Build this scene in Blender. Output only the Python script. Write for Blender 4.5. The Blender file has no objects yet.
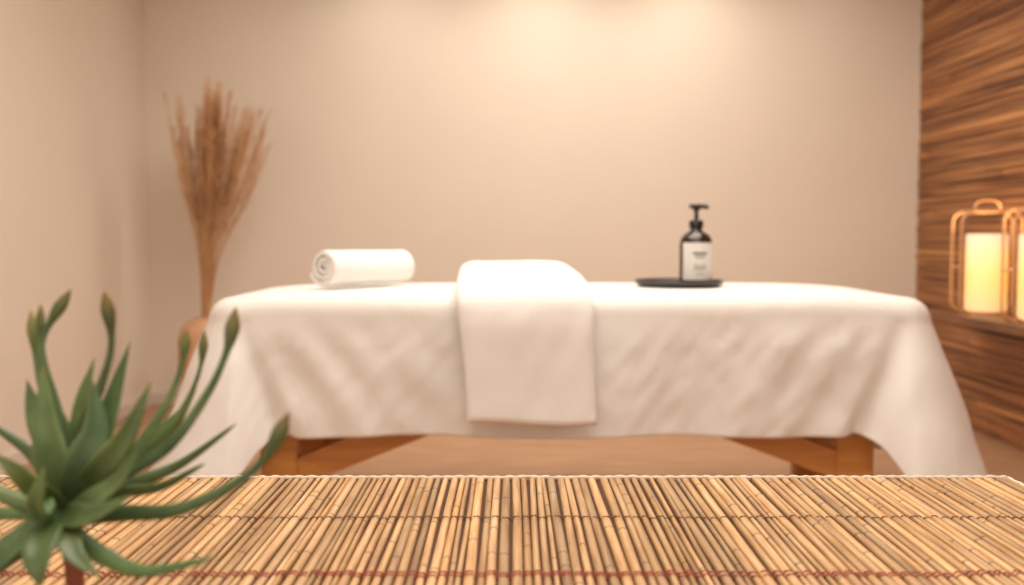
import bpy, math, random
from mathutils import Vector, noise, Matrix
random.seed(7)
scene = bpy.context.scene
scene.view_settings.view_transform = 'Standard'
scene.view_settings.look = 'None'

def lin(c):
    return tuple(((v/255)/12.92 if v/255 <= .04045 else ((v/255+.055)/1.055)**2.4) for v in c)+(1,)

def new_mat(name, col, rough=.6, metal=0, spec=.5):
    m = bpy.data.materials.new(name); m.use_nodes = True
    b = m.node_tree.nodes['Principled BSDF']
    b.inputs['Base Color'].default_value = lin(col)
    b.inputs['Roughness'].default_value = rough
    b.inputs['Metallic'].default_value = metal
    b.inputs['Specular IOR Level'].default_value = spec
    return m
def nd(m, t, **kw):
    n = m.node_tree.nodes.new(t)
    for k, v in kw.items():
        if hasattr(n, k) and not k in n.inputs: setattr(n, k, v)
        else: n.inputs[k].default_value = v
    return n
def lk(m, a, b): m.node_tree.links.new(a, b)
def bsdf(m): return m.node_tree.nodes['Principled BSDF']
def noise_col(m, cols, scale=(1,1,1), nscale=5, detail=6, dist=0, bump=0, bdist=.002, coord='Object', rough=.55):
    tc = nd(m, 'ShaderNodeTexCoord'); mp = nd(m, 'ShaderNodeMapping'); mp.inputs['Scale'].default_value = scale
    lk(m, tc.outputs[coord], mp.inputs['Vector'])
    nz = nd(m, 'ShaderNodeTexNoise'); nz.inputs['Scale'].default_value = nscale
    nz.inputs['Detail'].default_value = detail; nz.inputs['Distortion'].default_value = dist; nz.inputs['Roughness'].default_value = rough
    lk(m, mp.outputs[0], nz.inputs['Vector'])
    cr = nd(m, 'ShaderNodeValToRGB')
    e = cr.color_ramp.elements
    while len(e) < len(cols): e.new(.5)
    for i, (p, c) in enumerate(cols):
        e[i].position = p; e[i].color = lin(c)
    lk(m, nz.outputs['Fac'], cr.inputs['Fac'])
    lk(m, cr.outputs[0], bsdf(m).inputs['Base Color'])
    if bump:
        bp = nd(m, 'ShaderNodeBump'); bp.inputs['Strength'].default_value = bump; bp.inputs['Distance'].default_value = bdist
        lk(m, nz.outputs['Fac'], bp.inputs['Height']); lk(m, bp.outputs[0], bsdf(m).inputs['Normal'])
    return nz, cr
def attr_mult(m, name='tint'):
    """multiply base colour by a per-vertex colour attribute"""
    b = bsdf(m); a = nd(m, 'ShaderNodeAttribute'); a.attribute_name = name
    mx = nd(m, 'ShaderNodeMix'); mx.data_type = 'RGBA'; mx.blend_type = 'MULTIPLY'; mx.inputs[0].default_value = 1
    if b.inputs['Base Color'].links:
        src = b.inputs['Base Color'].links[0].from_socket; lk(m, src, mx.inputs[6])
    else: mx.inputs[6].default_value = b.inputs['Base Color'].default_value
    lk(m, a.outputs['Color'], mx.inputs[7]); lk(m, mx.outputs[2], b.inputs['Base Color'])

class MB:
    """mesh builder"""
    def __init__(s): s.v=[]; s.f=[]; s.c=[]; s.mi=[]; s.cur=(1,1,1); s.m=0
    def addv(s, p): s.v.append(tuple(p)); s.c.append(s.cur); return len(s.v)-1
    def addf(s, f): s.f.append(tuple(f)); s.mi.append(s.m)
    def grid(s, rows, closed=False, cap=False):
        idx=[[s.addv(p) for p in r] for r in rows]
        n=len(rows[0])
        for i in range(len(rows)-1):
            for j in range(n if closed else n-1):
                k=(j+1)%n
                s.addf((idx[i][j],idx[i][k],idx[i+1][k],idx[i+1][j]))
        if cap:
            s.addf(idx[0][::-1]); s.addf(idx[-1])
        return idx
    def tube(s, pts, r, n=8, closed=False, cap=True):
        pts=[Vector(p) for p in pts]; rows=[]; N=len(pts)
        up=None
        for i,p in enumerate(pts):
            if closed: t=(pts[(i+1)%N]-pts[i-1])
            else: t=pts[min(i+1,N-1)]-pts[max(i-1,0)]
            t.normalize()
            if up is None:
                up=Vector((0,0,1)) if abs(t.z)<.9 else Vector((0,1,0))
            a=t.cross(up).normalized(); b=a.cross(t).normalized(); up=b
            rr=r[i] if isinstance(r,(list,tuple)) else r
            rows.append([p+a*math.cos(q*2*math.pi/n)*rr+b*math.sin(q*2*math.pi/n)*rr for q in range(n)])
        if closed: rows.append(rows[0])
        s.grid(rows, closed=True, cap=cap and not closed)
    def rev(s, prof, c=(0,0,0), n=40):
        rows=[[(c[0]+r*math.cos(a*2*math.pi/n),c[1]+r*math.sin(a*2*math.pi/n),c[2]+z) for a in range(n)] for r,z in prof]
        s.grid(rows, closed=True, cap=True)
    def box(s, lo, hi):
        x0,y0,z0=lo;x1,y1,z1=hi
        i=[s.addv(p) for p in [(x0,y0,z0),(x1,y0,z0),(x1,y1,z0),(x0,y1,z0),(x0,y0,z1),(x1,y0,z1),(x1,y1,z1),(x0,y1,z1)]]
        for f in [(0,3,2,1),(4,5,6,7),(0,1,5,4),(1,2,6,5),(2,3,7,6),(3,0,4,7)]: s.addf([i[k] for k in f])
    def obeam(s, a, b, w, h, side=(0,1,0)):
        a=Vector(a); b=Vector(b); t=(b-a).normalized(); sd=Vector(side); u=t.cross(sd).normalized(); sd=u.cross(t).normalized()
        i=[s.addv(p+sd*sx*w/2+u*sz*h/2) for p in (a,b) for sx,sz in ((-1,-1),(1,-1),(1,1),(-1,1))]
        for f in [(0,1,2,3),(7,6,5,4),(0,4,5,1),(1,5,6,2),(2,6,7,3),(3,7,4,0)]: s.addf([i[k] for k in f])
    def obj(s, name, mats, smooth=False, bevel=0, parent=None, sub=0, solid=0, autosm=None):
        me=bpy.data.meshes.new(name); me.from_pydata(s.v,[],s.f); 
        if not isinstance(mats,(list,tuple)): mats=[mats]
        for m in mats: me.materials.append(m)
        me.polygons.foreach_set('material_index', s.mi)
        ca=me.color_attributes.new('tint','FLOAT_COLOR','POINT')
        ca.data.foreach_set('color',[x for c in s.c for x in (c[0],c[1],c[2],1)])
        import bmesh
        bm=bmesh.new(); bm.from_mesh(me); bmesh.ops.recalc_face_normals(bm, faces=bm.faces); bm.to_mesh(me); bm.free()
        if smooth:
            me.polygons.foreach_set('use_smooth',[True]*len(me.polygons))
            if autosm: me.set_sharp_from_angle(angle=math.radians(autosm))
        o=bpy.data.objects.new(name, me); scene.collection.objects.link(o)
        if bevel:
            b=o.modifiers.new('bevel','BEVEL'); b.width=bevel; b.segments=3; b.limit_method='ANGLE'
        if solid:
            b=o.modifiers.new('solid','SOLIDIFY'); b.thickness=solid; b.offset=0
        if sub:
            b=o.modifiers.new('sub','SUBSURF'); b.levels=sub; b.render_levels=sub
        if parent: o.parent=parent
        return o
def empty(name):
    o=bpy.data.objects.new(name,None); scene.collection.objects.link(o); return o
def catmull(P, n):
    P=[Vector(p) for p in P]; P=[P[0]*2-P[1]]+P+[P[-1]*2-P[-2]]
    S=len(P)-3; out=[]
    for i in range(n+1):
        u=i/n*S; k=min(int(u),S-1); t=u-k
        a,b,c,d=P[k:k+4]
        out.append(.5*((2*b)+(-a+c)*t+(2*a-5*b+4*c-d)*t*t+(-a+3*b-3*c+d)*t**3))
    return out

# ------------------------------------------------------------ materials
m_wall=new_mat('plaster',(222,203,190),.9,spec=.2)
noise_col(m_wall,[(0,(226,214,199)),(1,(232,220,205))],nscale=3,bump=.05)
m_ceil=new_mat('ceiling_paint',(235,225,215),.9)
m_base=new_mat('baseboard_paint',(222,208,196),.5)
m_floor=new_mat('floor_wood',(180,140,110),.4)
noise_col(m_floor,[(.3,(158,116,84)),(.7,(190,148,112))],scale=(1,8,1),nscale=3,dist=.5,bump=.05)
m_sheet=new_mat('cotton_sheet',(240,236,229),.85,spec=.2)
m_sheet.node_tree.nodes['Principled BSDF'].inputs['Sheen Weight'].default_value=.15
nz=nd(m_sheet,'ShaderNodeTexNoise'); nz.inputs['Scale'].default_value=7; nz.inputs['Detail'].default_value=5; nz.inputs['Distortion'].default_value=.8
tc=nd(m_sheet,'ShaderNodeTexCoord'); mp=nd(m_sheet,'ShaderNodeMapping'); mp.inputs['Scale'].default_value=(1,1,.55)
lk(m_sheet,tc.outputs['Object'],mp.inputs['Vector']); lk(m_sheet,mp.outputs[0],nz.inputs['Vector'])
bp=nd(m_sheet,'ShaderNodeBump'); bp.inputs['Strength'].default_value=.42; bp.inputs['Distance'].default_value=.014
lk(m_sheet,nz.outputs['Fac'],bp.inputs['Height']); lk(m_sheet,bp.outputs[0],bsdf(m_sheet).inputs['Normal'])
m_towel=new_mat('terry_towel',(246,243,239),.95,spec=.1)
noise_col(m_towel,[(.3,(236,231,225)),(.7,(246,243,239))],nscale=160,detail=3,bump=.6,bdist=.003)
m_fold=new_mat('folded_cotton',(247,244,239),.9,spec=.1)
noise_col(m_fold,[(.3,(242,238,232)),(.7,(248,245,240))],nscale=220,detail=2,bump=.25,bdist=.001)
m_vinyl=new_mat('table_padding',(225,215,200),.5)
m_orange=new_mat('beech_wood',(196,120,58),.4)
noise_col(m_orange,[(.3,(206,132,62)),(.7,(232,166,92))],scale=(1,8,8),nscale=4,dist=.6,bump=.05)
m_panel=new_mat('wall_wood',(140,85,50),.5)
noise_col(m_panel,[(.32,(84,50,27)),(.47,(148,97,60)),(.66,(200,146,94))],scale=(1,.45,20),nscale=2.2,detail=6,dist=.5,bump=.2,bdist=.002)
attr_mult(m_panel)
m_gap=new_mat('panel_backing',(50,30,18),.9)
m_shelf=new_mat('shelf_wood',(120,70,40),.45)
noise_col(m_shelf,[(.3,(88,54,32)),(.7,(140,92,58))],scale=(4,1,8),nscale=3,dist=.8)
m_bam=new_mat('bamboo',(214,168,108),.45)
noise_col(m_bam,[(.25,(158,112,72)),(.5,(206,163,112)),(.78,(232,198,150))],scale=(60,3,20),nscale=2.5,detail=5,bump=.2,bdist=.001)
attr_mult(m_bam)
m_str=new_mat('weave_string',(120,76,46),.8)
m_strred=new_mat('red_string',(168,86,70),.8)
m_cord=new_mat('edge_cord',(232,216,196),.85)
m_low=new_mat('low_table_wood',(110,70,42),.5)
noise_col(m_low,[(.3,(80,48,28)),(.7,(120,78,48))],scale=(1,8,8),nscale=3)
m_leaf=new_mat('succulent_leaf',(70,108,62),.33,spec=.6)
noise_col(m_leaf,[(.3,(66,94,52)),(.7,(114,136,82))],nscale=16,detail=3)
attr_mult(m_leaf)
m_stem=new_mat('succulent_stem',(150,84,58),.6)
m_pot=new_mat('stone_pot',(150,140,128),.8)
m_soil=new_mat('soil',(60,45,35),.95)
m_grass=new_mat('dried_grass',(190,134,92),.9,spec=.1)
noise_col(m_grass,[(.3,(194,146,104)),(.7,(224,182,138))],nscale=6)
m_vase=new_mat('terracotta_vase',(186,132,92),.6)
noise_col(m_vase,[(.3,(200,150,112)),(.7,(214,168,130))],scale=(1,1,10),nscale=4)
m_glass=new_mat('amber_glass',(44,27,18),.12,spec=.7)
m_black=new_mat('black_plastic',(18,16,16),.35)
m_label=new_mat('paper_label',(226,222,214),.7)
m_ink=new_mat('label_ink',(90,84,80),.8)
m_tray=new_mat('slate_tray',(58,52,49),.5)
m_copper=new_mat('copper_wire',(222,172,126),.35,metal=.4)
m_wick=new_mat('wick',(40,30,25),.9)
m_candle=new_mat('lit_wax',(226,208,184),.6)
b=bsdf(m_candle)
tc=nd(m_candle,'ShaderNodeTexCoord'); mp=nd(m_candle,'ShaderNodeMapping'); mp.inputs['Scale'].default_value=(4.8,4.8,4.8)
mp.inputs['Location'].default_value=(0,0,-.155*4.8)
gr=nd(m_candle,'ShaderNodeTexGradient',gradient_type='SPHERICAL'); lk(m_candle,tc.outputs['Object'],mp.inputs['Vector']); lk(m_candle,mp.outputs[0],gr.inputs['Vector'])
cr=nd(m_candle,'ShaderNodeValToRGB'); e=cr.color_ramp.elements
e[0].position=0; e[0].color=lin((255,228,196)); e[1].position=.62; e[1].color=lin((255,176,62)); x=e.new(.3); x.color=lin((255,204,124))
lk(m_candle,gr.outputs['Fac'],cr.inputs['Fac']); lk(m_candle,cr.outputs[0],b.inputs['Emission Color'])
mr=nd(m_candle,'ShaderNodeMapRange'); mr.inputs['From Max'].default_value=.62; mr.inputs['To Min'].default_value=.42; mr.inputs['To Max'].default_value=1.15
lk(m_candle,gr.outputs['Fac'],mr.inputs['Value']); lk(m_candle,mr.outputs[0],b.inputs['Emission Strength'])
m_white=new_mat('white_metal',(235,232,228),.4)

# ------------------------------------------------------------ room
XL,XR,YB,H=-1.96,2.20,5.38,2.6
def boxobj(name,lo,hi,m,bev=0):
    b=MB(); b.box(lo,hi); return b.obj(name,m,bevel=bev)
boxobj('floor',(XL-.1,-2.2,-.1),(XR+.1,YB+.1,0),m_floor)
boxobj('ceiling',(XL-.1,-2.2,H),(XR+.1,YB+.1,H+.1),m_ceil)
boxobj('wall_back',(XL-.1,YB,0),(XR+.1,YB+.1,H),m_wall)
boxobj('wall_left',(XL-.1,-2.2,0),(XL,YB,H),m_wall)
boxobj('baseboard_left',(XL,-2.2,0),(XL+.015,YB-.015,.07),m_base,.003)
boxobj('baseboard_back',(XL,YB-.015,0),(XR-.03,YB,.07),m_base,.003)
# wood strip wall
w=MB(); w.m=1; w.box((XR,-2.2,0),(XR+.1,YB,H)); w.m=0
z=0.0
while z<H-.001:
    h=min(random.uniform(.026,.050),H-z)
    y=-2.2
    while y<YB-.001:
        L=min(random.uniform(.8,2.2),YB-y)
        k=random.uniform(.74,1.15); w.cur=(k,k*random.uniform(.94,1.01),k*random.uniform(.86,.98))
        w.box((XR-random.uniform(.012,.020),y,z+.0020),(XR+.002,y+L-.001,z+h-.0020)); y+=L
    z+=h
w.obj('wall_right',[m_panel,m_gap])

# downlights
for i,x in enumerate((-1.38,-.63,.14,.91,1.62)):
    e=MB(); e.rev([(.055,0),(.055,-.008),(.042,-.008),(.040,-.003),(.0,-.003)],(x,4.92,H),24)
    o=e.obj('ceiling_downlight',m_white,smooth=True,autosm=30)
    l=bpy.data.lights.new('downlight','SPOT'); l.energy=(3,26,44,44,10)[i]; l.spot_size=math.radians(145); l.spot_blend=1; l.color=(1,.925,.82); l.shadow_soft_size=.08
    lo=bpy.data.objects.new('downlight_bulb',l); lo.location=(0,0,0); scene.collection.objects.link(lo)
    lo.location=(x,4.92,H-.02); lo.parent=o
# area light added over the table for soft light, framed like a fixture
pl=empty('added_fill_light')
b=MB(); b.box((-.8,2.0,H-.03),(1.3,2.05,H)); b.box((-.8,3.65,H-.03),(1.3,3.7,H)); b.box((-.8,2.05,H-.03),(-.75,3.65,H)); b.box((1.25,2.05,H-.03),(1.3,3.65,H))
b.obj('added_fill_frame',m_white,parent=pl)
l=bpy.data.lights.new('added_fill','AREA'); l.shape='RECTANGLE'; l.size=1.98; l.size_y=1.58; l.energy=62; l.color=(1,.94,.86)
lo=bpy.data.objects.new('added_fill_area',l); lo.location=(.25,2.85,H-.01); scene.collection.objects.link(lo); lo.parent=pl
# second added area light nearer the viewer, out of view, same made-up frame
pl=empty('added_fill_light')
b=MB(); b.box((-1.0,-.4,H-.03),(1.2,-.35,H)); b.box((-1.0,.95,H-.03),(1.2,1.0,H)); b.box((-1.0,-.35,H-.03),(-.95,.95,H)); b.box((1.15,-.35,H-.03),(1.2,.95,H))
b.obj('added_fill_frame',m_white,parent=pl)
l=bpy.data.lights.new('added_fill','AREA'); l.shape='RECTANGLE'; l.size=2.08; l.size_y=1.28; l.energy=40; l.color=(1,.94,.86)
lo=bpy.data.objects.new('added_fill_area',l); lo.location=(.1,.3,H-.01); scene.collection.objects.link(lo); lo.parent=pl
# world
wd=bpy.data.worlds.new('World'); scene.world=wd; wd.use_nodes=True
bg=wd.node_tree.nodes['Background']; bg.inputs[0].default_value=(1,.92,.83,1); bg.inputs[1].default_value=.95

# ------------------------------------------------------------ massage table
X0,X1,Y0,Y1,ZT=-.90,1.24,2.86,3.58,.75
mt=empty('massage_table')
b=MB(); b.box((X0+.06,Y0+.03,.66),(X1-.05,Y1-.03,.725)); b.obj('mattress',m_vinyl,bevel=.03,parent=mt)
b=MB(); b.box((X0+.08,Y0+.05,.58),(X1-.06,Y0+.085,.66)); b.box((X0+.08,Y1-.085,.58),(X1-.06,Y1-.05,.66))
b.box((X0+.08,Y0+.085,.58),(X0+.115,Y1-.085,.66)); b.box((X1-.095,Y0+.085,.58),(X1-.06,Y1-.085,.66)); b.obj('frame_rails',m_orange,bevel=.004,parent=mt)
b=MB()
for yy in (Y0+.12,Y1-.16):
    for xc in (-.70,1.03):
        b.box((xc-.055,yy-.03,0),(xc+.055,yy+.03,.6))
b.obj('legs',m_orange,bevel=.006,parent=mt)
b=MB()
for yy in (Y0+.12,Y1-.16):
    b.obeam((-.66,yy,.20),(-.10,yy,.395+.03),.035,.085)
    b.obeam((1.0,yy,.22),(.45,yy,.425),.035,.085)
b.obj('braces',m_orange,bevel=.004,parent=mt)
b=MB()
for xc in (-.70,1.03):
    b.box((xc-.02,Y0+.15,.235),(xc+.02,Y1-.19,.305))
b.obj('stretchers',m_orange,bevel=.004,parent=mt)

# sheet
def rrect(x0,x1,y0,y1,r,step=.010):
    out=[]
    def seg(a,b,n):
        L=(Vector(b)-Vector(a)).length; k=max(2,int(L/step))
        for i in range(k): 
            p=Vector(a).lerp(Vector(b),i/k); out.append((p,Vector(n)))
    def arc(c,a0):
        k=22
        for i in range(k):
            a=a0+math.pi/2*i/k; n=Vector((math.cos(a),math.sin(a))); out.append((Vector(c)+n*r,n))
    seg((x0+r,y0),(x1-r,y0),(0,-1)); arc((x1-r,y0+r),-math.pi/2)
    seg((x1,y0+r),(x1,y1-r),(1,0)); arc((x1-r,y1-r),0)
    seg((x1-r,y1),(x0+r,y1),(0,1)); arc((x0+r,y1-r),math.pi/2)
    seg((x0,y1-r),(x0,y0+r),(-1,0)); arc((x0+r,y0+r),math.pi)
    return out
rr=rrect(X0,X1,Y0,Y1,.10)
N=len(rr)
S=[0]
for i in range(1,N): S.append(S[-1]+(rr[i][0]-rr[i-1][0]).length)
PER=S[-1]+(rr[0][0]-rr[-1][0]).length
corners=[]
for c in ((X1,Y0),(X1,Y1),(X0,Y1),(X0,Y0)):
    j=min(range(N),key=lambda i:(rr[i][0]-Vector(c)).length); corners.append(S[j])
def cdist(s):
    best=9
    for c in corners:
        d=(s-c+PER/2)%PER-PER/2
        if abs(d)<abs(best): best=d
    return best
cx,cy=(X0+X1)/2,(Y0+Y1)/2
re=.06
def ztop(x,y):
    e=max(0,(abs(x-cx)-.72)/.35); 
    return ZT+.003*noise.noise(Vector((x*3,y*3,0)))-.024*min(1,e)**2
rows=[]
C=Vector((cx,cy))
for k in (0.02,.12,.25,.4,.55,.68,.78,.86,.92,.96):
    row=[]
    for (p,n) in rr:
        q=p-n*re
        sp=Vector((max(X0+.36,min(X1-.36,q.x)),cy)); r=sp.lerp(q,k)
        row.append((r.x,r.y,ztop(r.x,r.y)))
    rows.append(row)
for t in range(0,6):
    a=t/6*math.pi/2
    row=[]
    for (p,n) in rr:
        q=p-n*re+n*re*math.sin(a)
        row.append((q.x,q.y,ztop(q.x,q.y)-re+re*math.cos(a)))
    rows.append(row)
T=40
def sst(x): x=max(0,min(1,x)); return x*x*(3-2*x)
for t in range(0,T+1):
    u=t/T; row=[]
    for i,(p,n) in enumerate(rr):
        s=S[i]; d=cdist(s)
        ear=math.exp(-(abs(d)/.125)**3)
        # narrow valley fold running from the table corner down to the hem
        dc=.09+.13*u
        cre=math.exp(-((abs(d)-dc)/.030)**2)
        L=.352+.20*ear+.004*math.sin(s*9)-.006*cre
        fl=.016*u+ear*(.165*u)-cre*.044*u**.6
        wob=(.008*math.sin(s*7+1.3)+.006*math.sin(s*17+.5+u))*(u**1.2)
        w2=.011*noise.noise(Vector((s*3.4+u*1.0,u*.9,3.3)))*min(1,u*3)
        w3=.007*noise.noise(Vector((s*9-u*2.5,u*1.9,9.3)))*min(1,u*3)
        w4=.0035*noise.noise(Vector((s*22+u*5,u*4,5.1)))*min(1,u*4)
        pull=.007*math.sin((abs(d)*1.0-u*.25)*38)*math.exp(-((abs(d)-.36)/.16)**2)*sst(u*3)*(1-.4*u)
        q=p+n*(fl+wob+w2+w3+w4+pull+.006*min(1,u*4))
        z=ztop(p.x,p.y)-re-L*u
        if ear>.05 and abs(n.x)>0.01: q.x+=(1 if n.x>0 else -1.6)*.02*ear*u
        row.append((q.x,q.y,z))
    rows.append(row)
b=MB(); b.grid(rows,closed=True); b.addf(list(range(N)))
b.obj('bed_sheet',m_sheet,smooth=True,solid=.003)

# folded towel draped over front edge
def ribbon(name,path,xl,xr,th,mat,nx=34,seedv=0,parent=None):
    P=[Vector((0,a,c)) for a,c in path]; P=catmull(P,90); b=MB(); rows=[]
    n=len(P)
    for i,p in enumerate(P):
        u=i/(n-1); t=(P[min(i+1,n-1)]-P[max(i-1,0)]).normalized()
        nn=Vector((0,t.z,-t.y)) 
        h=th(u)/2; x0,x1=xl(u),xr(u); row=[]
        M=nx
        for side in (1,-1):
            for k in range(M+1):
                a=math.pi*k/M; v=.5-.5*math.cos(a)
                if side==-1: v=1-v
                e=min(1,min(v,1-v)*(x1-x0)/(h*2.0)) 
                hh=h*math.sqrt(max(0,1-(1-e)**2))
                x=x0+(x1-x0)*v
                off=.006*noise.noise(Vector((x*7,u*2.2+seedv,0)))+.0025*noise.noise(Vector((x*18+u*4,u*7+seedv,1)))
                sag=-.016*(abs(2*v-1)**4)*(1-sst(u*2.2))*(1 if side==-1 else 0)
                hem=.006*math.sin(v*5+1)*sst((u-.6)*2.5)
                q=p+nn*(side*hh+off*sst(u*4)); row.append((x,q.y,q.z+sag+hem))
        rows.append(row)
    t0=(P[0]-P[1]).normalized(); h0=th(0)/2; h1=th(1)/2
    E=[[(q[0],P[-1].y+(q[1]-P[-1].y)*math.cos(math.radians(a)),q[2]-h1*math.sin(math.radians(a))) for q in rows[-1]] for a in (30,60,80)]
    F=[]
    for a in (80,60,30):
        f=1-math.cos(math.radians(a)); sh=t0*h0*math.sin(math.radians(a))
        F.append([(q[0],q[1]+(P[0].y-q[1])*f+sh.y,q[2]+(P[0].z-q[2])*f+sh.z) for q in rows[0]])
    b.grid(F+rows+E,closed=True,cap=True)
    return b.obj(name,mat,smooth=True,parent=parent)
ribbon('draped_towel',[(3.36,.794),(3.2,.808),(3.02,.802),(2.89,.784),(2.810,.740),(2.784,.68),(2.776,.58),(2.770,.48),(2.764,.405)],
  lambda u:-.176+.048*u+.005*math.sin(u*9), lambda u:.174+.059*sst(u*1.6)+.005*math.sin(u*7),
  lambda u:.066-.036*min(1,u*1.8),m_fold)

# rolled towel
def towel_roll(name,c,ang,R,L):
    b=MB(); turns=2.8; th=R/ (turns+.35); M=150
    def sp(a,off): 
        r=.006+ (R-.006-th*.4)*(a/(turns*2*math.pi))+off; return r*math.cos(a),r*math.sin(a)
    half=th*.29
    outer=[sp(i/M*turns*2*math.pi,half) for i in range(M+1)]
    inner=[sp(i/M*turns*2*math.pi,-half) for i in range(M,-1,-1)]
    loop=outer+inner
    a0=.9
    rows=[]
    for j in range(0,31):
        v=j/30; v=.5-.5*math.cos(math.pi*v)
        x=(v-.5)*L
        e=min(v,1-v)*L/.016; sh=1 if e>1 else .90+.10*math.sqrt(1-(1-e)**2)
        row=[]
        for (y,z) in loop:
            r=math.hypot(y,z)
            yy=y*math.cos(a0)-z*math.sin(a0); zz=y*math.sin(a0)+z*math.cos(a0)
            dx=-.010*(1-r/R)*(1 if v>.5 else -1)*abs(2*v-1)**6
            nn=1+.06*noise.noise(Vector((x*9,yy*14,zz*14)))
            row.append((x+dx,yy*sh*nn*1.08,max(zz*sh*nn*.97,-R*.93)))
        rows.append(row)
    ids=b.grid(rows,closed=True)
    K=len(loop)
    for ring in (ids[0],ids[-1]):
        for i in range(M):
            b.addf((ring[i],ring[i+1],ring[K-2-i],ring[K-1-i]))
    o=b.obj(name,m_towel,smooth=True,autosm=60); o.location=c; o.rotation_euler=(0,0,ang); return o
towel_roll('rolled_towel',(-.475,3.20,.757+.064),math.radians(50),.068,.345)

# tray, bottle
TX,TY=.545,3.25
b=MB(); b.rev([(.0,0),(.125,0),(.14,.006),(.144,.018),(.139,.019),(.134,.010),(.0,.009)],(TX,TY,.7555),64); b.obj('round_tray',m_tray,smooth=True,autosm=35)
bo=empty('pump_bottle'); BX,BY,BZ=.60,3.25,.7655
b=MB(); b.rev([(0,0),(.048,0),(.053,.005),(.053,.125),(.050,.142),(.040,.156),(.022,.166),(.019,.170),(.019,.182),(0,.182)],(BX,BY,BZ),48); b.obj('bottle_body',m_glass,smooth=True,autosm=40,parent=bo)
b=MB(); b.rev([(0,.178),(.023,.178),(.023,.198),(.020,.202),(.009,.204),(.007,.206),(.007,.232),(.011,.234),(.013,.246),(.011,.252),(0,.253)],(BX,BY,BZ),32)
b.tube(catmull([(BX-.022,BY-.002,BZ+.248),(BX+.0,BY,BZ+.248),(BX+.025,BY-.006,BZ+.247),(BX+.036,BY-.012,BZ+.243)],12),[.007+.001*math.sin(i/12*3) for i in range(13)],12)
b.obj('pump_head',m_black,smooth=True,autosm=40,parent=bo)
b=MB()
def arcpatch(b,r,a0,a1,z0,z1,n=24):
    rows=[[(BX+r*math.cos(math.radians(a0+(a1-a0)*i/n)),BY+r*math.sin(math.radians(a0+(a1-a0)*i/n)),BZ+z) for i in range(n+1)] for z in (z0,z1)]
    b.grid(rows)
arcpatch(b,.0538,-150,0,.010,.130); b.obj('bottle_label',m_label,smooth=True,parent=bo)
b=MB()
for a0,a1,z0,z1 in ((-100,-50,.092,.099),(-92,-58,.082,.086),(-98,-52,.056,.058),(-98,-52,.049,.051),(-98,-60,.042,.044),(-90,-60,.028,.030)):
    arcpatch(b,.0543,a0-10,a1-10,z0,z1,10)
b.obj('label_print',m_ink,parent=bo)

# ------------------------------------------------------------ low table + bamboo mat
MX0,MX1,MY0,MY1,MZ=-.80,.755,.66,1.5,.546
lt=empty('low_table')
b=MB(); b.box((MX0+.01,MY0+.01,MZ-.04),(MX1-.01,MY1-.01,MZ-.002)); b.obj('table_top',m_low,bevel=.006,parent=lt)
b=MB()
for x in (MX0+.06,MX1-.12):
    for y in (MY0+.05,MY1-.11): b.box((x,y,0),(x+.06,y+.06,MZ-.038))
b.obj('legs',m_low,bevel=.005,parent=lt)
bm_=empty('bamboo_mat')
b=MB(); x=MX0
tops=[]
while x<MX1-.004:
    wd_=random.choice((.007,.0095,.0115,.013)); 
    wd_=min(wd_,MX1-x)
    base=random.uniform(.72,1.14); hue=random.uniform(-.05,.09)
    if random.random()<.13: base*=.76
    col=(base*(1+hue*.5),base,base*(1-hue*1.2))
    hgt=.0055+random.uniform(-.0010,.0012)
    nodes=[random.uniform(MY0,MY1) for _ in range(random.choice((2,3,4)))]
    sk=random.uniform(-.0022,.0022); ph=random.uniform(0,6)
    ys=[MY0+random.uniform(-.003,.004)+(MY1-MY0)*i/46 for i in range(47)]
    for nn in nodes: ys+= [nn-.004,nn-.0015,nn,nn+.0015,nn+.004]
    ys=sorted(ys); ids=[]
    for y in ys:
        v=(y-MY0)/(MY1-MY0); nd_=min(abs(y-n_) for n_ in nodes)
        bul=1.10 if nd_<.002 else 1
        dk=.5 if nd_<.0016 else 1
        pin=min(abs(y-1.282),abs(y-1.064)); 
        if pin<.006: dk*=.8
        cx_=x+wd_/2+sk*(v-.5)*2+.0009*math.sin(v*6+ph); row=[]
        for k in range(9):
            a=math.pi*k/8
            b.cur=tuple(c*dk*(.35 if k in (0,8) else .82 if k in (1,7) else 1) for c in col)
            row.append(b.addv((cx_-math.cos(a)*wd_*.48*bul,y,MZ+.0005+math.sin(a)**.8*hgt*bul)))
        ids.append(row)
    for i in range(len(ids)-1):
        for k in range(8): b.addf((ids[i][k],ids[i][k+1],ids[i+1][k+1],ids[i+1][k]))
    b.addf(ids[0]); b.addf(ids[-1][::-1])
    tops.append((x+wd_/2,hgt)); x+=wd_+random.uniform(.0006,.0018)
b.obj('slats',m_bam,smooth=True,autosm=60,parent=bm_)
b=MB(); b.box((MX0,MY0,MZ-.001),(MX1,MY1,MZ+.0006)); 
m_back=new_mat('mat_backing',(80,50,30),.9); b.obj('backing_cloth',m_back,parent=bm_)
def weave(y0,mat,name,r=.0008,ph=0):
    b=MB()
    pts=[]
    for i,(xx,hh) in enumerate(tops):
        jy=.005*noise.noise(Vector((xx*6,ph,0)))
        q=.003
        pts.append((xx-q,y0+jy+.0010*(1 if i%2 else -1),MZ+hh+.0006)); pts.append((xx+q,y0+jy+.0022*(1 if i%2 else -1),MZ+hh+.0006))
        if i<len(tops)-1:
            pts.append(((xx+tops[i+1][0])/2,y0+jy,MZ+.002))
    b.tube(pts,r,5)
    b.obj(name,mat,parent=bm_)
weave(1.283,m_str,'weave_thread_1',.0008,1)
weave(1.069,m_strred,'weave_thread_3',.0012,2)
weave(1.060,m_strred,'weave_thread_4',.0012,3)
weave(.9,m_str,'weave_thread_5'); weave(.75,m_strred,'weave_thread_6')
b=MB(); pts=[]
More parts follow.
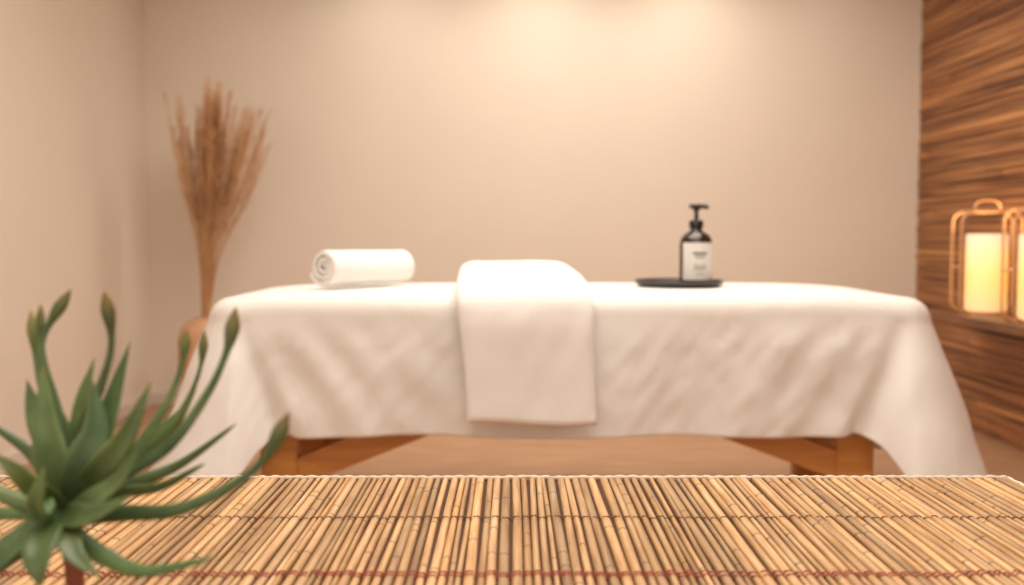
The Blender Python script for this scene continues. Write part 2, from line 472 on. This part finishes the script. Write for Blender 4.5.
for i in range(0,400):
    xx=MX0+(MX1-MX0)*i/399; pts.append((xx,MY1-.001+.0012*math.sin(i*.9),MZ+.005+.0012*noise.noise(Vector((xx*20,0,0)))))
b.tube(pts,[.0030+.0007*math.sin(i*1.3) for i in range(400)],6)
pts=[(MX1+.001+.001*math.sin(i*.9),MY0+(MY1-MY0)*i/199,MZ+.004) for i in range(200)]
b.tube(pts,.0028,6)
b.obj('edge_cord',m_cord,smooth=True,parent=bm_)

# ------------------------------------------------------------ succulent
sp=empty('potted_succulent')
K=.000854; PX,PY,PZ=-.382,.85,.685   # rosette centre
b=MB()
def leaf(pts,w,kind='lance',n=40,thick=.28,face=None):
    P=[Vector((PX+(p[0]-65)*K,PY+(p[2] if len(p)>2 else 0)*K,PZ-(p[1]-510)*K)) for p in pts]
    C=catmull(P,n); rows=[]
    fn=Vector(face if face else (random.uniform(-.6,.6),-1,random.uniform(.0,.8))).normalized()
    W=w*K; tint0=random.uniform(.62,1.3); cols=[]; warm=random.uniform(.9,1.15)
    for i,p in enumerate(C):
        u=i/n; t=(C[min(i+1,n)]-C[max(i-1,0)]).normalized()
        sd=t.cross(fn).normalized(); up=sd.cross(t).normalized()
        if up.dot(fn)<0: up=-up
        if kind=='lance': q=(.42+.58*math.sin(min(1,u/.38)*math.pi/2))*(1-max(0,(u-.38)/.62)**1.6)
        elif kind=='long': q=(1-.78*u)*(1 if u<.82 else math.sqrt(max(0,1-((u-.82)/.18)**2)))
        else:
            q=.70*(1-.62*sst(u*1.15))+ .36*math.exp(-((u-.90)/.075)**2); q*= 1 if u<.90 else (max(0,1-((u-.90)/.10)**2))**.7
        hw=max(W/2*q,.0002); th=hw*(thick if kind=='lance' else .6)
        if kind=='bud' and u>.8: th=hw*.8
        row=[]
        for k in range(12):
            a=2*math.pi*k/12; ca,sa=math.cos(a),math.sin(a)
            v=.38*hw*abs(ca)**1.5 if kind=='lance' else 0
            row.append(p+sd*hw*ca+up*(th*sa+v))
        rows.append(row)
        f=max(0,(u-.84)/.16) if kind=='bud' else max(0,(u-.93)/.07)
        c=(1+1.3*f,1-.05*f,1-.35*f)
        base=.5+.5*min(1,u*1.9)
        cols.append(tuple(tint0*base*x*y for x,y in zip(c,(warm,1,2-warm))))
    ids=[]
    for r,c in zip(rows,cols):
        row=[]
        for k,p in enumerate(r):
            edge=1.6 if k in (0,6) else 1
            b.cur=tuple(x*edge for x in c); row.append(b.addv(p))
        ids.append(row)
    for i in range(len(ids)-1):
        for k in range(12):
            k2=(k+1)%12; b.addf((ids[i][k],ids[i][k2],ids[i+1][k2],ids[i+1][k]))
    b.addf(ids[0][::-1]); b.addf(ids[-1])
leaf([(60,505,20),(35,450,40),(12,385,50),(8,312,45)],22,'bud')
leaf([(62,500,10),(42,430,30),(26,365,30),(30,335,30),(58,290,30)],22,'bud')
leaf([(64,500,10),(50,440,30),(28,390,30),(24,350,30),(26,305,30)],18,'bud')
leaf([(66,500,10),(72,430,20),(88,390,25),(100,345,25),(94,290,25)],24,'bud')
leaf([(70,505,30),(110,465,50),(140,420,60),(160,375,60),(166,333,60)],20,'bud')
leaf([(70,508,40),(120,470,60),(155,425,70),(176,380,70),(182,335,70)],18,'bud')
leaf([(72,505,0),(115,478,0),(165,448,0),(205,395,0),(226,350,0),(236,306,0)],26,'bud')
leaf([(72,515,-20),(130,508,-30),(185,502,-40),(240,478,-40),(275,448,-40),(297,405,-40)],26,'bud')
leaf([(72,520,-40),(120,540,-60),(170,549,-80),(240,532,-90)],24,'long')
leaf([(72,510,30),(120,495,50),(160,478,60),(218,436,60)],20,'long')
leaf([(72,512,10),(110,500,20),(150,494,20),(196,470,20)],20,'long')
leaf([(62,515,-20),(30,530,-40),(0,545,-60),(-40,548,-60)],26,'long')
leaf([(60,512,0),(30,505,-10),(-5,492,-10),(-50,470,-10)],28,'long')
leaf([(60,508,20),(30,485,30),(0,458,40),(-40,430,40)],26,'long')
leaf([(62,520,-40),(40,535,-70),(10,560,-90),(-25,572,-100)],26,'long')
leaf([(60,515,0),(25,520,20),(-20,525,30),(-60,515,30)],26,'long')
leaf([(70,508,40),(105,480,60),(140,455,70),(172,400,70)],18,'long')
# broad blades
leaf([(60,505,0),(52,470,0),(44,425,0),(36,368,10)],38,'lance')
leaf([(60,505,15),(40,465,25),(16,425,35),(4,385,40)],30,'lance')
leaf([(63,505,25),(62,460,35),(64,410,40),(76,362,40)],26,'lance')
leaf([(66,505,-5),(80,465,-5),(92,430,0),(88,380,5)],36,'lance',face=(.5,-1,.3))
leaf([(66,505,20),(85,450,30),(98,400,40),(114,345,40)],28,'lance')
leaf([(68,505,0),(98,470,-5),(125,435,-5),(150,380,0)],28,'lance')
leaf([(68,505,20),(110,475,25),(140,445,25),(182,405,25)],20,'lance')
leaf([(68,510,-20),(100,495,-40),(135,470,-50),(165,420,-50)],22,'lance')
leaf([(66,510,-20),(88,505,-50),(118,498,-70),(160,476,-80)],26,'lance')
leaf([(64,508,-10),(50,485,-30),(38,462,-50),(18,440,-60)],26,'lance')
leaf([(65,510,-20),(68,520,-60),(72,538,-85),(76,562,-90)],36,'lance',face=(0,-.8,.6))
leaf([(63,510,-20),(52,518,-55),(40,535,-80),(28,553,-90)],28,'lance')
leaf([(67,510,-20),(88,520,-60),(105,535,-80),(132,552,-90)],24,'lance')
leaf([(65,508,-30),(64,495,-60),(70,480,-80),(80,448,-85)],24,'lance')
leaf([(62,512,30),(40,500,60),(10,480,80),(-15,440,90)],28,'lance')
b.obj('leaves',m_leaf,smooth=True,parent=sp)
b=MB(); b.tube(catmull([(PX,PY,.585),(PX+.002,PY,.62),(PX,PY,.65),(PX,PY,.69)],10),[.010,.009,.0085,.008,.008,.008,.0085,.009,.010,.011,.010],12); b.obj('stem',m_stem,smooth=True,parent=sp)
b=MB(); b.rev([(0,0),(.028,0),(.036,.01),(.042,.03),(.042,.040),(.038,.040),(.036,.032),(0,.032)],(PX,PY,.5535),40); b.obj('pot',m_pot,smooth=True,autosm=40,parent=sp)
b=MB(); b.rev([(0,.030),(.036,.030),(.03,.035),(0,.037)],(PX,PY,.5535),24); b.obj('soil',m_soil,smooth=True,parent=sp)

# ------------------------------------------------------------ floor vase with dried grass
gv=empty('dried_grass_vase'); VX,VY=-1.50,4.88
b=MB(); b.rev([(0,0),(.08,0),(.10,.03),(.118,.16),(.128,.30),(.128,.40),(.112,.465),(.080,.495),(.045,.508),(.042,.515),(.034,.510),(.04,.495),(.07,.47),(0,.44)],(VX-.01,VY,0),48); b.obj('vase',m_vase,smooth=True,parent=gv)
b=MB()
for i in range(124):
    if i<92: ax=random.gauss(.035,.062); top=random.uniform(1.34,1.67)-abs(ax-.03)*.6
    elif i<104: ax=random.uniform(-.18,-.10); top=random.uniform(1.34,1.58)
    else: ax=random.uniform(.14,.30); top=random.uniform(1.30,1.54)
    ay=random.gauss(0,.06)
    base=Vector((VX+random.uniform(-.02,.01),VY+random.uniform(-.02,.02),.45))
    tip=Vector((VX+.03+ax,VY+ay,top))
    mid=base.lerp(tip,.40); mid.x-=(tip.x-base.x)*.20; mid.y-=(tip.y-base.y)*.2
    C=catmull([base,mid,base.lerp(tip,.72)+Vector((-(tip.x-base.x)*.04,0,.01)),tip],18)
    b.tube(C,[.0022-.0014*k/18 for k in range(19)],4)
    for h in range(210):
        u=random.uniform(.30,1); k=min(int(u*18),17); p=C[k].lerp(C[k+1],u*18-k)
        t=(C[k+1]-C[k]).normalized(); L=random.uniform(.03,.085)*(1.15-u*.5)*(min(1,(u-.25)*3))
        d=(t*1.4+Vector((random.gauss(0,.6),random.gauss(0,.5),random.gauss(0,.2)))).normalized()
        s_=d.cross(Vector((random.gauss(0,1),random.gauss(0,1),random.gauss(0,1)))).normalized()*.0013
        q=[b.addv(p-s_),b.addv(p+s_),b.addv(p+d*L)]; b.addf(q)
b.obj('grass_stalks',m_grass,parent=gv)

# ------------------------------------------------------------ shelf + lanterns
b=MB(); b.box((1.86,3.55,.55),(XR-.025,4.62,.585)); b.box((XR-.027,3.55,.55),(XR-.005,4.62,.585)); b.obj('wall_shelf',m_shelf,bevel=.004)
def rloop(x0,x1,z0,z1,r,y,n=8):
    pts=[]
    for (cx_,cz_,a0) in ((x1-r,z0+r,-90),(x1-r,z1-r,0),(x0+r,z1-r,90),(x0+r,z0+r,180)):
        for k in range(n+1):
            a=math.radians(a0+90*k/n); pts.append((cx_+r*math.cos(a),y,cz_+r*math.sin(a)))
    return pts
def lantern(x,y,z):
    e=empty('candle_lantern'); e.location=(x,y,z)
    b=MB()
    for yy in (-.045,.045): b.tube(rloop(-.130,.130,.006,.435,.05,yy),.0055,8,closed=True)
    for (xx,zz) in ((-.13,.2),(.13,.2),(-.08,.435),(.08,.435)): b.tube([(xx,-.045,zz),(xx,.045,zz)],.005,8)
    b.tube(catmull([(-.055,0,.435),(-.055,0,.46),(-.03,0,.482),(.03,0,.482),(.055,0,.46),(.055,0,.435)],20),.005,8)
    b.tube([(-.055,-.045,.435),(-.055,.045,.435)],.005,8); b.tube([(.055,-.045,.435),(.055,.045,.435)],.005,8)
    b.rev([(0,0),(.10,0),(.10,.012),(0,.012)],(0,0,.0),40)
    b.obj('wire_frame',m_copper,smooth=True,autosm=40,parent=e)
    b=MB(); b.rev([(0,.012),(.080,.012),(.083,.016),(.083,.335),(.079,.34),(.07,.334),(.03,.325),(0,.324)],(0,0,0),48)
    b.obj('candle',m_candle,smooth=True,autosm=50,parent=e)
    b=MB(); b.tube([(0,0,.322),(.001,0,.335),(.003,0,.345)],.002,6); b.obj('wick',m_wick,parent=e)
    l=bpy.data.lights.new('candle','POINT'); l.energy=1.3; l.color=(1,.66,.34); l.shadow_soft_size=.05
    lo=bpy.data.objects.new('candle_glow',l); scene.collection.objects.link(lo); lo.parent=e; lo.location=(0,0,.40)
lantern(2.035,4.27,.585); lantern(2.035,3.82,.585)

# ------------------------------------------------------------ camera
cam=bpy.data.cameras.new('Camera'); cam.lens=35; cam.sensor_width=36; co=bpy.data.objects.new('Camera',cam); scene.collection.objects.link(co)
co.location=(0,0,.92); co.rotation_euler=(math.radians(90)-math.atan(57.5/995.6),0,0)
cam.dof.use_dof=True; cam.dof.focus_distance=1.45; cam.dof.aperture_fstop=2.8
scene.camera=co
